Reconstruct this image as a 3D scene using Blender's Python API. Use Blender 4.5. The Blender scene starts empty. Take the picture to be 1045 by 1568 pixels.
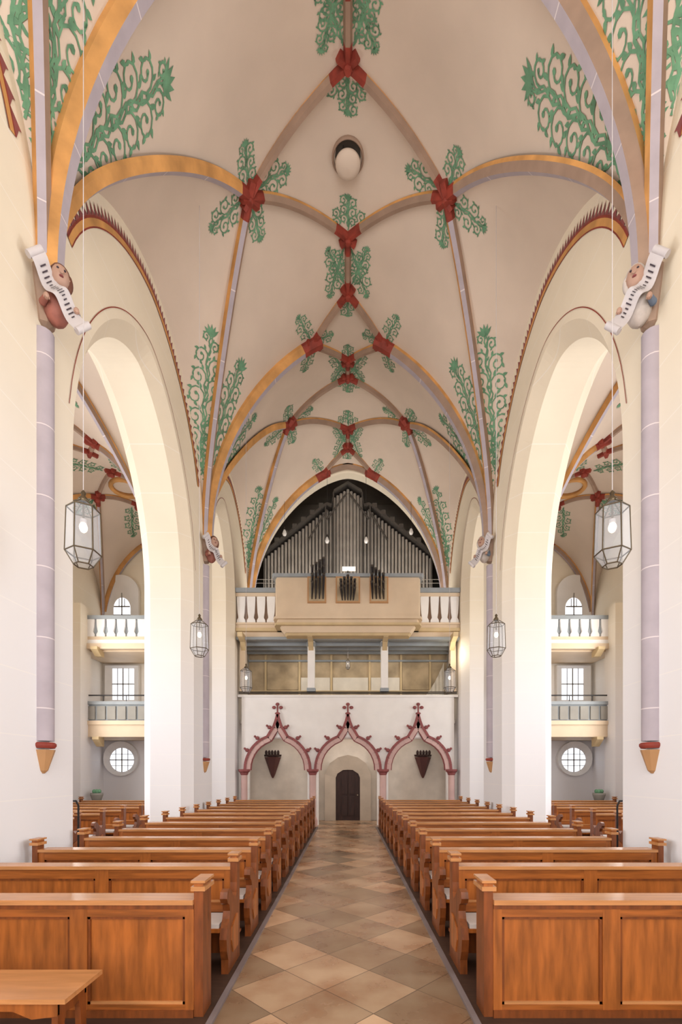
import bpy, math, random
from mathutils import Vector
from mathutils.bvhtree import BVHTree
random.seed(4)
V=Vector
sc=bpy.context.scene
# ---------------------------------------------------------------- materials
def lin(c):
    return tuple(((x/255)/12.92 if x/255<=0.04045 else ((x/255+0.055)/1.055)**2.4) for x in c)+(1,)
def mat(name,col,rough=.7,metal=0,var=.06,scale=2.0,stretch=(1,1,1),bump=0,emit=0,alpha=1):
    m=bpy.data.materials.new(name); m.use_nodes=True
    nt=m.node_tree; b=nt.nodes['Principled BSDF']
    b.inputs['Roughness'].default_value=rough; b.inputs['Metallic'].default_value=metal
    c=lin(col)
    tc=nt.nodes.new('ShaderNodeTexCoord'); mp=nt.nodes.new('ShaderNodeMapping')
    mp.inputs['Scale'].default_value=stretch
    no=nt.nodes.new('ShaderNodeTexNoise'); no.inputs['Scale'].default_value=scale; no.inputs['Detail'].default_value=5
    cr=nt.nodes.new('ShaderNodeValToRGB')
    cr.color_ramp.elements[0].position=.3; cr.color_ramp.elements[1].position=.7
    cr.color_ramp.elements[0].color=tuple(max(0,x*(1-var*1.6)) for x in c[:3])+(1,)
    cr.color_ramp.elements[1].color=tuple(min(1,x*(1+var*1.6)) for x in c[:3])+(1,)
    L=nt.links
    L.new(tc.outputs['Object'],mp.inputs['Vector']); L.new(mp.outputs[0],no.inputs['Vector'])
    L.new(no.outputs['Fac'],cr.inputs[0]); L.new(cr.outputs[0],b.inputs['Base Color'])
    if bump:
        bp=nt.nodes.new('ShaderNodeBump'); bp.inputs['Strength'].default_value=bump; bp.inputs['Distance'].default_value=.02
        L.new(no.outputs['Fac'],bp.inputs['Height']); L.new(bp.outputs[0],b.inputs['Normal'])
    if emit:
        b.inputs['Emission Color'].default_value=c; b.inputs['Emission Strength'].default_value=emit
    if alpha<1: b.inputs['Alpha'].default_value=alpha
    return m
M_vault=mat('vault_plaster',(217,200,184),.85,var=.035,scale=.8)
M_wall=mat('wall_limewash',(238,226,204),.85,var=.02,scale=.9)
M_white=mat('white_plaster',(240,237,234),.8,var=.02)
M_lilac=mat('lilac_stone_paint',(176,166,174),.7,var=.05,scale=3)
M_ochre=mat('ochre_paint',(202,148,86),.7,var=.18,scale=2)
M_brown=mat('rib_brown_paint',(158,132,114),.7,var=.08,scale=3)
M_red=mat('brick_red_paint',(142,54,40),.65,var=.18,scale=5)
M_green=mat('vine_green_paint',(104,150,118),.85,var=.18,scale=5)
M_wood=mat('pew_wood',(158,90,38),.33,var=.22,scale=3.0,stretch=(6,6,.8))
M_woodh=mat('pew_rail_wood',(152,86,36),.32,var=.22,scale=3.0,stretch=(.7,6,9))
M_woodlit=mat('pew_wood_top_lit',(192,134,84),.24,var=.1,scale=3.0,stretch=(.7,6,9))  # lighter copy of the pew wood; light caught by upper edges painted in
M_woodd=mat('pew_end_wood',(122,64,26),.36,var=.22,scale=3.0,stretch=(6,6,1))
M_woodfl=mat('pew_platform_wood',(64,42,30),.55,var=.15,scale=4,stretch=(1,6,1))
M_cush=mat('cushion_cloth',(210,202,198),.9)
M_dark=mat('dark_iron',(34,30,30),.45,var=.05)
M_doorw=mat('door_dark_oak',(48,26,20),.75,var=.2,scale=3,stretch=(8,1,1))
M_brass=mat('lantern_brass',(96,84,66),.35,metal=.7)
M_glass=mat('lantern_glass',(225,232,240),.08,alpha=.25)
M_bulb=mat('lamp_bulb',(255,240,220),.4,emit=1.4)
M_opal=mat('opal_glass',(215,210,204),.3,emit=.12)
M_day=mat('daylight_glass',(235,240,250),.3,emit=1.5)
M_pipe=mat('organ_pipe_tin',(166,160,152),.42,metal=.3,var=.1)
M_case=mat('organ_case_dark',(72,67,62),.5)
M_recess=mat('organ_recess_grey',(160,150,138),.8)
M_cream=mat('gallery_cream_paint',(220,198,170),.6,var=.03)
M_orange=mat('gallery_panel_ochre',(186,140,94),.6)
M_gapb=mat('gallery_gap_brown',(128,100,78),.6)
M_bluegr=mat('gallery_bluegrey',(150,156,160),.6)
M_yel=mat('gallery_yellow',(204,180,138),.6)
M_pink=mat('ogee_pink_stone',(206,172,166),.7)
M_ogred=mat('ogee_red_stone',(140,76,76),.7,var=.1,scale=8)
M_skin=mat('painted_skin',(182,146,128),.6)
M_hair=mat('painted_hair',(104,62,46),.7)
M_stonefig=mat('figure_pale_stone',(196,186,180),.7,var=.1,scale=8)
M_figred=mat('figure_faded_red',(150,92,80),.7,var=.15,scale=8)
M_banner=mat('banner_white',(200,194,196),.6)
M_tealband=mat('banner_letter',(60,50,60),.6)
M_blue=mat('drape_blue',(104,118,138),.6)
M_beige=mat('loggia_wall_beige',(180,160,130),.8,var=.2,scale=1.5)
M_conc=mat('grey_stone',(150,146,138),.7)
M_surr=mat('door_surround_stone',(182,166,148),.75)
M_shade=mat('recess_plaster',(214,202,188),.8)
M_edge=mat('aisle_edge_stone',(128,116,116),.5)
M_bark=mat('bracket_dark_red',(84,46,42),.6)
M_linen=mat('curtain_linen',(222,214,200),.9)
def add_joints(m,period=.82,col=(250,246,240),base=None):
    nt=m.node_tree; L=nt.links; b=nt.nodes['Principled BSDF']
    src=b.inputs['Base Color'].links[0].from_socket
    tc=[n for n in nt.nodes if n.type=='TEX_COORD'][0]
    sp=nt.nodes.new('ShaderNodeSeparateXYZ'); L.new(tc.outputs['Object'],sp.inputs[0])
    if base:  # warm upper light put into the wall colour: white below, cream above
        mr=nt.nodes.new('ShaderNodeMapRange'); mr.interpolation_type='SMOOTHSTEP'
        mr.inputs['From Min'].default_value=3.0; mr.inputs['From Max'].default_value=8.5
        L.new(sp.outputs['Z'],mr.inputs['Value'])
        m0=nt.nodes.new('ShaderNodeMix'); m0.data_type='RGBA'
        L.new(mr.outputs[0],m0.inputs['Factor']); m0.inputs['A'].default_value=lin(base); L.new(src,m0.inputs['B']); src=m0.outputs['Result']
    d=nt.nodes.new('ShaderNodeMath'); d.operation='DIVIDE'; d.inputs[1].default_value=period; L.new(sp.outputs['Z'],d.inputs[0])
    f=nt.nodes.new('ShaderNodeMath'); f.operation='FRACT'; L.new(d.outputs[0],f.inputs[0])
    l=nt.nodes.new('ShaderNodeMath'); l.operation='LESS_THAN'; l.inputs[1].default_value=.016; L.new(f.outputs[0],l.inputs[0])
    l2=nt.nodes.new('ShaderNodeMath'); l2.operation='MULTIPLY'; l2.inputs[1].default_value=.45 if base else .8; L.new(l.outputs[0],l2.inputs[0])
    mx=nt.nodes.new('ShaderNodeMix'); mx.data_type='RGBA'
    L.new(l2.outputs[0],mx.inputs['Factor']); L.new(src,mx.inputs['A']); mx.inputs['B'].default_value=lin(col)
    L.new(mx.outputs['Result'],b.inputs['Base Color'])
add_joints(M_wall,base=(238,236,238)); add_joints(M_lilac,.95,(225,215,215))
M_tile=bpy.data.materials.new('diagonal_stone_tiles'); M_tile.use_nodes=True
nt=M_tile.node_tree; L=nt.links; b=nt.nodes['Principled BSDF']
tc=nt.nodes.new('ShaderNodeTexCoord'); mp=nt.nodes.new('ShaderNodeMapping'); mp.inputs['Rotation'].default_value=(0,0,math.radians(45))
mp.inputs['Location'].default_value=(.2,.1,0)
br=nt.nodes.new('ShaderNodeTexBrick'); br.offset=0; br.squash=1
for k,v in (('Scale',1),('Brick Width',.6),('Row Height',.6),('Mortar Size',.004),('Bias',0)): br.inputs[k].default_value=v
br.inputs['Color1'].default_value=lin((216,184,152)); br.inputs['Color2'].default_value=lin((140,120,98)); br.inputs['Mortar'].default_value=lin((96,80,66))
no=nt.nodes.new('ShaderNodeTexNoise'); no.inputs['Scale'].default_value=2.0; no.inputs['Detail'].default_value=9
mx=nt.nodes.new('ShaderNodeMix'); mx.data_type='RGBA'; mx.blend_type='MULTIPLY'; mx.inputs['Factor'].default_value=.9
cr=nt.nodes.new('ShaderNodeValToRGB'); cr.color_ramp.elements[0].position=.3; cr.color_ramp.elements[0].color=(.68,.48,.36,1); cr.color_ramp.elements[1].position=.62; cr.color_ramp.elements[1].color=(1.0,.96,.92,1)
L.new(tc.outputs['Object'],mp.inputs[0]); L.new(mp.outputs[0],br.inputs['Vector']); L.new(tc.outputs['Object'],no.inputs['Vector'])
L.new(no.outputs['Fac'],cr.inputs[0]); L.new(br.outputs['Color'],mx.inputs['A']); L.new(cr.outputs[0],mx.inputs['B']); L.new(mx.outputs['Result'],b.inputs['Base Color'])
mr=nt.nodes.new('ShaderNodeMapRange'); mr.inputs['To Min'].default_value=.18; mr.inputs['To Max'].default_value=.4; L.new(no.outputs['Fac'],mr.inputs['Value']); L.new(mr.outputs[0],b.inputs['Roughness'])

# ---------------------------------------------------------------- mesh builder
class MB:
    def __init__(s): s.v=[]; s.f=[]; s.m=[]; s.mats=[]; s.sm=[]
    def mi(s,m):
        if m not in s.mats: s.mats.append(m)
        return s.mats.index(m)
    def add(s,vs,fs,m,smooth=False):
        o=len(s.v); s.v+= [tuple(p) for p in vs]
        if isinstance(m,list): ms=[s.mi(x) for x in m]
        else: ms=[s.mi(m)]*len(fs)
        for f,k in zip(fs,ms):
            s.f.append([i+o for i in f]); s.m.append(k); s.sm.append(smooth)
    def box(s,x0,x1,y0,y1,z0,z1,m):
        x0,x1=min(x0,x1),max(x0,x1)
        vs=[(x,y,z) for z in(z0,z1) for y in(y0,y1) for x in(x0,x1)]
        s.add(vs,[(0,2,3,1),(4,5,7,6),(0,1,5,4),(2,6,7,3),(0,4,6,2),(1,3,7,5)],m)
    def cyl(s,p0,p1,r0,r1,m,n=12,caps=True,smooth=True):
        p0=V(p0);p1=V(p1); t=(p1-p0).normalized()
        a=t.orthogonal().normalized(); c=t.cross(a)
        vs=[]
        for p,r in((p0,r0),(p1,r1)):
            for i in range(n):
                th=2*math.pi*i/n; vs.append(p+a*math.cos(th)*r+c*math.sin(th)*r)
        s.add(vs,[(i,(i+1)%n,n+(i+1)%n,n+i) for i in range(n)],m,smooth)
        if caps: s.add(vs,[tuple(range(n))[::-1],tuple(range(n,2*n))],m)
    def tube(s,pts,r,m,n=8):
        for a,b_ in zip(pts,pts[1:]): s.cyl(a,b_,r,r,m,n)
    def lathe(s,c,prof,m,n=20,smooth=True,rot=0):
        c=V(c); vs=[]
        for r,z in prof:
            for i in range(n):
                th=2*math.pi*i/n+rot; vs.append(c+V((r*math.cos(th),r*math.sin(th),z)))
        fs=[]
        for k in range(len(prof)-1):
            for i in range(n): fs.append((k*n+i,k*n+(i+1)%n,(k+1)*n+(i+1)%n,(k+1)*n+i))
        s.add(vs,fs,m,smooth)
    def ell(s,c,r,m,n=14):
        c=V(c); vs=[]; k=8
        for j in range(k+1):
            a=-math.pi/2+math.pi*j/k
            for i in range(n):
                th=2*math.pi*i/n
                vs.append(c+V((r[0]*math.cos(a)*math.cos(th),r[1]*math.cos(a)*math.sin(th),r[2]*math.sin(a))))
        fs=[(j*n+i,j*n+(i+1)%n,(j+1)*n+(i+1)%n,(j+1)*n+i) for j in range(k) for i in range(n)]
        s.add(vs,fs,m,True)
    def prism(s,poly,fn,a0,a1,m):
        n=len(poly); vs=[fn(p,a0) for p in poly]+[fn(p,a1) for p in poly]
        s.add(vs,[tuple(range(n)),tuple(range(2*n-1,n-1,-1))]+[(i,n+i,n+(i+1)%n,(i+1)%n) for i in range(n)],m)
    def sweep(s,pts,sec,mats,side,ref,matfn=None):
        pts=[V(p) for p in pts]; N=len(pts); k=len(sec); vs=[]
        for i,p in enumerate(pts):
            t=(pts[min(i+1,N-1)]-pts[max(i-1,0)]).normalized()
            sd=V(side).normalized(); n=t.cross(sd).normalized()
            if n.dot(V(ref))<0: n=-n
            for a,bb in sec: vs.append(p+sd*a+n*bb)
        ne=k-1; o0=mats[0]
        for i in range(N-1):
            o=matfn(i) if matfn else None
            for j in range(ne):
                s.add([vs[i*k+j],vs[i*k+j+1],vs[(i+1)*k+j+1],vs[(i+1)*k+j]],[(0,1,2,3)],o or mats[j])
        s.add(vs[:k],[tuple(range(k))],(matfn and matfn(0)) or o0)
        s.add(vs[-k:],[tuple(range(k))],(matfn and matfn(N-2)) or o0)
    def scale_about(s,c,k):
        s.v=[tuple(V(c)+(V(p)-V(c))*k) for p in s.v]
    def build(s,name,mesh_only=False):
        me=bpy.data.meshes.new(name); me.from_pydata(s.v,[],s.f)
        for m in s.mats: me.materials.append(m)
        me.polygons.foreach_set('material_index',s.m); me.polygons.foreach_set('use_smooth',s.sm); me.update()
        if mesh_only: return me
        o=bpy.data.objects.new(name,me); sc.collection.objects.link(o); return o
def place(name,me,loc,rz=0):
    o=bpy.data.objects.new(name,me); o.location=loc; o.rotation_euler=(0,0,rz); sc.collection.objects.link(o); return o

# ---------------------------------------------------------------- vaults
class Vault:
    def __init__(s,cx,hw,zs,zt,zc,zw,xb,bays): s.cx=cx;s.hw=hw;s.zs=zs;s.zt=zt;s.zc=zc;s.zw=zw;s.xb=xb;s.bays=bays
    def bay(s,y):
        for a,bb in s.bays:
            if y<=bb: return a,bb
        return s.bays[-1]
    def xr(s,y):
        a,bb=s.bay(y); yc=(a+bb)/2;h=(bb-a)/2; return s.xb+(s.hw-s.xb)*min(1,abs(y-yc)/h)
    def P(s,x,y):
        a,bb=s.bay(y); yc=(a+bb)/2;h=(bb-a)/2; d=min(1,abs(y-yc)/h)
        w=.5+.5*math.cos(math.pi*d); cr=s.zt+(s.zc-s.zt)*w; p=1.6+.5*w
        u=min(1,abs(x)/s.hw); return s.zs+(cr-s.zs)*math.sqrt(max(0,1-u**p))
    def W(s,y):
        a,bb=s.bay(y); yc=(a+bb)/2;h=(bb-a)/2; d=min(1,abs(y-yc)/h)
        return s.zs+(s.zw-s.zs)*math.sqrt(max(0,1-d**1.8))
    def z(s,x,y):
        x=abs(x); xr=s.xr(y)
        if x<=xr or xr>=s.hw-1e-4: return s.P(x,y)
        t=min(1,(x-xr)/(s.hw-xr)); return s.P(xr,y)*(1-t)+s.W(y)*t
    def pt(s,x,y,dz=0): return V((s.cx+x,y,s.z(x,y)+dz))
    def mesh(s,mb,m,ny=56,n1=18,n2=10):
        for a,bb in s.bays:
            rows=[]
            for k in range(ny+1):
                y=(a+bb)/2-(bb-a)/2*math.cos(math.pi*k/ny); y=min(max(y,a+1e-4),bb)
                xr=s.xr(y); xs=[xr*math.sin(math.pi/2*i/n1) for i in range(n1+1)]+[xr+(s.hw-xr)*i/n2 for i in range(1,n2+1)]
                full=[-x for x in xs[:0:-1]]+xs
                rows.append([s.pt(x,y) for x in full])
            n=len(rows[0]); vs=[p for r in rows for p in r]
            mb.add(vs,[(r*n+i,r*n+i+1,(r+1)*n+i+1,(r+1)*n+i) for r in range(ny) for i in range(n-1)],m,True)
BAYS=[(-8.0,-0.8),(-.8,6.4),(6.4,13.6),(13.6,19.6)]
NV=Vault(0,4.15,8.7,14.75,15.1,12.5,2.1,BAYS)
mb=MB(); NV.mesh(mb,M_vault); ceil=mb.build('ceiling')
bvh=BVHTree.FromPolygons([tuple(v) for v in mb.v],mb.f)
AV=[]
for sx in(-1,1):
    a=Vault(sx*7.84,2.36,8.0,11.7,12.1,11.3,1.0,BAYS[1:]); AV.append(a)
    mb=MB(); a.mesh(mb,M_vault,36,12,8); mb.build('ceiling_aisle')

def rib(mb,vt,p0,p1,w=.115,spring=False,red0=True,red1=True,ext0=.22,ext1=.22,dep=.19,rr=.33):
    p0=V(p0+(0,));p1=V(p1+(0,)); d=(p1-p0); Ld=d.length; d.normalize()
    if spring: red0=False; ext0=0
    n=60 if spring else 30
    pts=[]
    for i in range(n+1):
        t=i/n
        f=t*t*(Ld+ext1) if spring else -ext0+t*(Ld+ext0+ext1)
        q=p0+d*f; pts.append(vt.pt(q.x,q.y,.01))
    side=V((-d.y,d.x,0))
    e0=vt.pt(p0.x,p0.y); e1=vt.pt(p1.x,p1.y)
    def mf(i):
        c=(pts[i]+pts[i+1])/2
        if red0 and (c-e0).length<rr: return M_red
        if red1 and (c-e1).length<rr: return M_red
        return None
    sec=[(-w,0),(-w,dep*.35),(-w*.5,dep),(w*.5,dep),(w,dep*.35),(w,0)]
    mb.sweep(pts,sec,[M_ochre,M_ochre if spring else M_brown,M_lilac if spring else M_brown,M_brown,M_ochre],side,tuple(d+V((0,0,-1))),matfn=mf)
def knob(mb,vt,x,y,r=.09):
    p=vt.pt(x,y); mb.lathe(p+V((0,0,-.21)),[(.0,0),(r*.7,.0),(r,.04),(r,.2)],M_red,n=8,smooth=False)
mb=MB(); bosses=[]
for bi,(a,bb) in enumerate(BAYS):
    yc=(a+bb)/2; h=(bb-a)/2; C=1.4*h/3.6; last=(bi==3)
    ye=bb-.08 if last else bb; sm=1.03
    for sx in(-1,1):
        B=(sx*2.1,yc)
        rib(mb,NV,(sx*4.15,a),B,.105,spring=True,dep=.17); rib(mb,NV,(sx*4.15,bb-.001),B,.105,spring=True,dep=.17)
        rib(mb,NV,B,(0,yc-C),.08,dep=.15); rib(mb,NV,B,(0,yc+C),.08,dep=.15)
        rib(mb,NV,(sx*4.15,ye),(sx*1.04,ye),.15,spring=True,dep=.24)
        s_=(sx*1.04,ye)
        rib(mb,NV,s_,(0,bb-sm),.08,dep=.15)
        if not last: rib(mb,NV,s_,(0,bb+sm),.08,dep=.15)
        else: rib(mb,NV,s_,(0,ye),.12,dep=.17,red1=False)
        knob(mb,NV,*B)
        bosses+= [(B,'B')]
        bosses+= [(s_,'s')]
    rib(mb,NV,(0,yc+C),(0,bb-sm),.08,dep=.15,ext0=0,ext1=0)
    if bi>0: rib(mb,NV,(0,a+sm),(0,yc-C),.08,dep=.15,ext0=0,ext1=0)
    for yy,k in((yc-C,'C-'),(yc+C,'C+'),(bb-sm,'c+'),(a+sm,'c-')):
        knob(mb,NV,0,yy,.08); bosses.append(((0,yy),k))
mb.build('trim_vault_ribs')
for vt in AV:
    mb=MB()
    for bi,(a,bb) in enumerate(vt.bays):
        yc=(a+bb)/2; C=1.0; ye=min(bb,19.5)
        for sx in(-1,1):
            B=(sx*1.0,yc)
            rib(mb,vt,(sx*2.36,a),B,.08,spring=True,dep=.14); rib(mb,vt,(sx*2.36,bb-.001),B,.08,spring=True,dep=.14)
            rib(mb,vt,B,(0,yc-C),.07,dep=.12,rr=.26); rib(mb,vt,B,(0,yc+C),.07,dep=.12,rr=.26)
            rib(mb,vt,(sx*2.36,ye),(sx*.5,ye),.09,spring=True,dep=.16,rr=.26)
            rib(mb,vt,(sx*.5,ye),(0,bb-.7),.07,dep=.12,rr=.26); rib(mb,vt,(sx*.5,ye),(0,min(bb+.7,19.5)),.07,dep=.12,rr=.26)
            knob(mb,vt,*B,.1)
        knob(mb,vt,0,yc-C,.1);knob(mb,vt,0,yc+C,.1)
        p=vt.pt(0,yc,-.12)
        mb.lathe(p,[(.42,0),(.5,-.06),(.56,0),(.56,.1),(.42,.1),(.42,0)],M_ochre,n=20)
    mb.build('trim_aisle_ribs')

# ---------------------------------------------------------------- vines
vm=MB()
def surf(p,n,bv):
    o=p+n*2.0; hit=bv.ray_cast(o,-n,5.0)
    if hit[0] is None:
        hit=bv.find_nearest(p)
        if hit[0] is None: return p
        return hit[0]+n*.012
    return hit[0]+n*.012
def spray(start,end,W,inward,n=6,bv=None,mbx=None,wd=.022,mt=None):
    bv=bv or bvh; mbx=mbx or vm; mt=mt or M_green
    start=V(start);end=V(end);T=end-start;Ln=T.length;T.normalize()
    mid=(start+end)/2; nr=bv.find_nearest(mid); N=nr[1].normalized()
    if N.dot(V(inward))<0: N=-N
    N=(N-T*N.dot(T)).normalized(); Bv=T.cross(N)
    def mapp(u,v): return surf(start+T*u+Bv*v,N,bv)
    def ribbon(uv,w0,w1):
        vs=[];k=len(uv)
        for i,(u,v) in enumerate(uv):
            a=uv[max(0,i-1)];c=uv[min(k-1,i+1)];dx,dy=c[0]-a[0],c[1]-a[1];l=math.hypot(dx,dy) or 1
            w=(w0+(w1-w0)*i/(k-1))/2
            vs+= [mapp(u-dy/l*w,v+dx/l*w),mapp(u+dy/l*w,v-dx/l*w)]
        mbx.add(vs,[(2*i,2*i+1,2*i+3,2*i+2) for i in range(k-1)],mt)
    def leaf(u,v,ang,l,w,bend=0):
        pts=[]
        for a,bb in((0,.15),(.25,.5),(.6,.45),(1,0),(.6,-.3),(.25,-.35),(0,-.15)):
            x=a*l;y=bb*w+bend*a*a*l; pts.append(mapp(u+x*math.cos(ang)-y*math.sin(ang),v+x*math.sin(ang)+y*math.cos(ang)))
        mbx.add(pts,[(0,1,2,3,4,5,6)],mt)
    A=.06*W
    ribbon([(Ln*.94*i/24,A*math.sin(i/24*n*math.pi)) for i in range(25)],wd*1.4,wd*.8)
    step=Ln*.92/n
    for i in range(n):
        for sd in(-1,1):
            fr=(i+(.3 if sd>0 else .7))/n
            env=W*.5*(.55+.45*math.sin(math.pi*min(1,.12+.8*fr)))*(1 if fr<.75 else 1-(fr-.75)*1.6)
            R=min(env*.52,step*.62)*random.uniform(.92,1.08)
            u0=fr*Ln*.92
            nr_=max(1,int(round((env-.25*R)/(1.75*R))))
            for j in range(nr_):
                cu,cv=u0+R*.35*(1 if j%2==0 else -.6),sd*(R*1.0+j*R*1.8)
                pts=[(u0-R*1.1,sd*max(0,j*R*1.8-R*.3))]
                K=15
                for k in range(K):
                    th=-math.pi*.75+(k/(K-1))*math.pi*2.7
                    rr=R*(1-.78*k/(K-1))
                    pts.append((cu+rr*math.cos(th),cv+sd*rr*math.sin(th)))
                ribbon(pts,wd*1.1,wd*.9)
                u,v=pts[-1]
                mbx.add([mapp(u+R*.17*math.cos(a*1.047),v+R*.17*math.sin(a*1.047)) for a in range(6)],[(0,1,2,3,4,5)],mt)
                for k in(2,4,6,8,10):
                    u,v=pts[k]; ang=math.atan2(v-cv,u-cu)
                    leaf(u,v,ang+.5*sd,R*.45,R*.32,.3*sd)
                for k in(7,):
                    u,v=pts[k]; ang=math.atan2(cv-v,cu-u)
                    leaf(u,v,ang-.9*sd,R*.3,R*.26)
    for a in(-.9,-.45,0,.45,.9): leaf(Ln*.9,0,a,min(W*.25,Ln*.2),W*.09)
def rib_at_z(x0,y0,x1,y1,z):
    lo,hi=0,1
    for _ in range(40):
        m=(lo+hi)/2; p=NV.pt(x0+(x1-x0)*m,y0+(y1-y0)*m)
        if p.z<z: lo=m
        else: hi=m
    return p
for bi,(a,bb) in enumerate(BAYS):
    if bi==0: continue
    yc=(a+bb)/2
    for sx in(-1,1):
        for ys,dr in((a,1),(bb,-1)):
            ysr=ys+dr*1e-3
            def dg(z): return rib_at_z(sx*4.15,ysr,sx*2.1,yc,z)
            def tr(z): return rib_at_z(sx*4.15,ysr,sx*1.04,ysr,z)
            if ys<0: continue
            k=1.1 if bi<3 else .85
            s0=(dg(10.0)+tr(10.0))/2; s1=(dg(13.1)+tr(13.1))/2
            spray(s0,s1,1.05*k,(-sx,0,-.7),8,wd=.032)
            if bi==2 and dr>0: continue
            off=V((sx*.25,dr*1.0,0)).normalized()
            spray(dg(10.3)+off*.25,dg(12.8)+off*.5,.85*k,(-sx,0,-.7),7,wd=.03)
done=set()
for (p,k) in bosses:
    key=(round(p[0],2),round(p[1],2),k)
    if key in done or p[1]<2 : continue
    done.add(key)
    x,y=p
    def sp(dx,dy,l,w,n=3,st=.18):
        d=V((dx,dy)).normalized(); a0=(x+d.x*st,y+d.y*st); a1=(x+d.x*(st+l),y+d.y*(st+l))
        if a1[1]>19.4 : return
        if abs(a1[0])>4.0: return
        spray(NV.pt(*a0),NV.pt(*a1),w,(0,0,-1),n,wd=.022)
    if k=='B':
        sp(1,0,.66,.56);sp(-1,0,.66,.56);sp(.1,1,.66,.56);sp(.1,-1,.66,.56)
    elif k=='s':
        sx=1 if x>0 else -1
        sp(-sx,0,.42,.42,2);sp(.35*sx,1,.78,.48);sp(.35*sx,-1,.78,.48)
    else:
        s_=1 if k[1]=='+' else -1
        if k[0]=='C': sp(0,-s_,.55,.66); o=s_
        else: sp(0,s_,.4,.42,2); o=-s_
        sp(.42,o,1.05,.5,4,.28) if k[0]=='C' else sp(.5,o,.85,.45,4,.28)
        sp(-.42,o,1.05,.5,4,.28) if k[0]=='C' else sp(-.5,o,.85,.45,4,.28)
for vt in AV:
    mbt=MB(); vt.mesh(mbt,M_vault,20,10,6); bv2=BVHTree.FromPolygons([tuple(v) for v in mbt.v],mbt.f)
    for (a,bb) in vt.bays[1:]:
        yc=(a+bb)/2
        for dy in(-1,1):
            for dx in (-1,1):
                spray(vt.pt(dx*.3,yc+dy*1.1),vt.pt(dx*.8,yc+dy*2.3),.6,(0,0,-1),4,bv=bv2,wd=.028)
                spray(vt.pt(dx*1.2,yc+dy*.1),vt.pt(dx*2.0,yc+dy*.4),.6,(0,0,-1),3,bv=bv2,wd=.028)
vm.build('painted_vine_ornament')

# ---------------------------------------------------------------- nave walls with arches
def arch_pts(a0,a1,zs,rise,z0,n=28,p=1.7):
    c=(a0+a1)/2;h=(a1-a0)/2; pts=[(a0,z0)]
    for i in range(n+1):
        u=-math.cos(math.pi*i/n); pts.append((c+h*u,zs+rise*math.sqrt(max(0,1-abs(u)**p))))
    pts.append((a1,z0)); return pts
def arch_wall(mb,mf,a0,a1,b0,b1,z0,zt,arches,c,m,msof=None,p=1.7,n=28):
    msof=msof or m
    sg=1 if b1>b0 else -1
    for bf in(b0,b1):
        cur=a0
        for (s0,s1,zs,rise,zz) in arches:
            l,r=s0-c,s1+c
            mb.add([mf(cur,bf,z0),mf(l,bf,z0),mf(l,bf,zt),mf(cur,bf,zt)],[(0,1,2,3)],m)
            pts=arch_pts(l,r,zs,rise+c,zz,n,p)[1:-1]
            for q,w in zip(pts,pts[1:]):
                mb.add([mf(q[0],bf,q[1]),mf(w[0],bf,w[1]),mf(w[0],bf,zt),mf(q[0],bf,zt)],[(0,1,2,3)],m)
            if zz>z0: mb.add([mf(l,bf,z0),mf(r,bf,z0),mf(r,bf,zz),mf(l,bf,zz)],[(0,1,2,3)],m)
            cur=r
        mb.add([mf(cur,bf,z0),mf(a1,bf,z0),mf(a1,bf,zt),mf(cur,bf,zt)],[(0,1,2,3)],m)
    for (s0,s1,zs,rise,zz) in arches:
        rings=[(b0,c),(b0+sg*c,0),(b1-sg*c,0),(b1,c)]
        cu=[arch_pts(s0-o,s1+o,zs,rise+o,zz,n,p) for _,o in rings]
        for k in range(3):
            A,Bc=cu[k],cu[k+1]; ba,bb_=rings[k][0],rings[k+1][0]
            for i in range(len(A)-1):
                mb.add([mf(A[i][0],ba,A[i][1]),mf(A[i+1][0],ba,A[i+1][1]),mf(Bc[i+1][0],bb_,Bc[i+1][1]),mf(Bc[i][0],bb_,Bc[i][1])],[(0,1,2,3)],msof)
    for aa in(a0,a1): mb.add([mf(aa,b0,z0),mf(aa,b1,z0),mf(aa,b1,zt),mf(aa,b0,zt)],[(0,1,2,3)],m)
    mb.add([mf(a0,b0,zt),mf(a1,b0,zt),mf(a1,b1,zt),mf(a0,b1,zt)],[(0,1,2,3)],m)
ARC=[(.35,5.2,6.8,3.8,0),(7.35,12.4,6.8,3.8,0),(14.6,17.0,8.3,2.4,0)]
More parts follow.
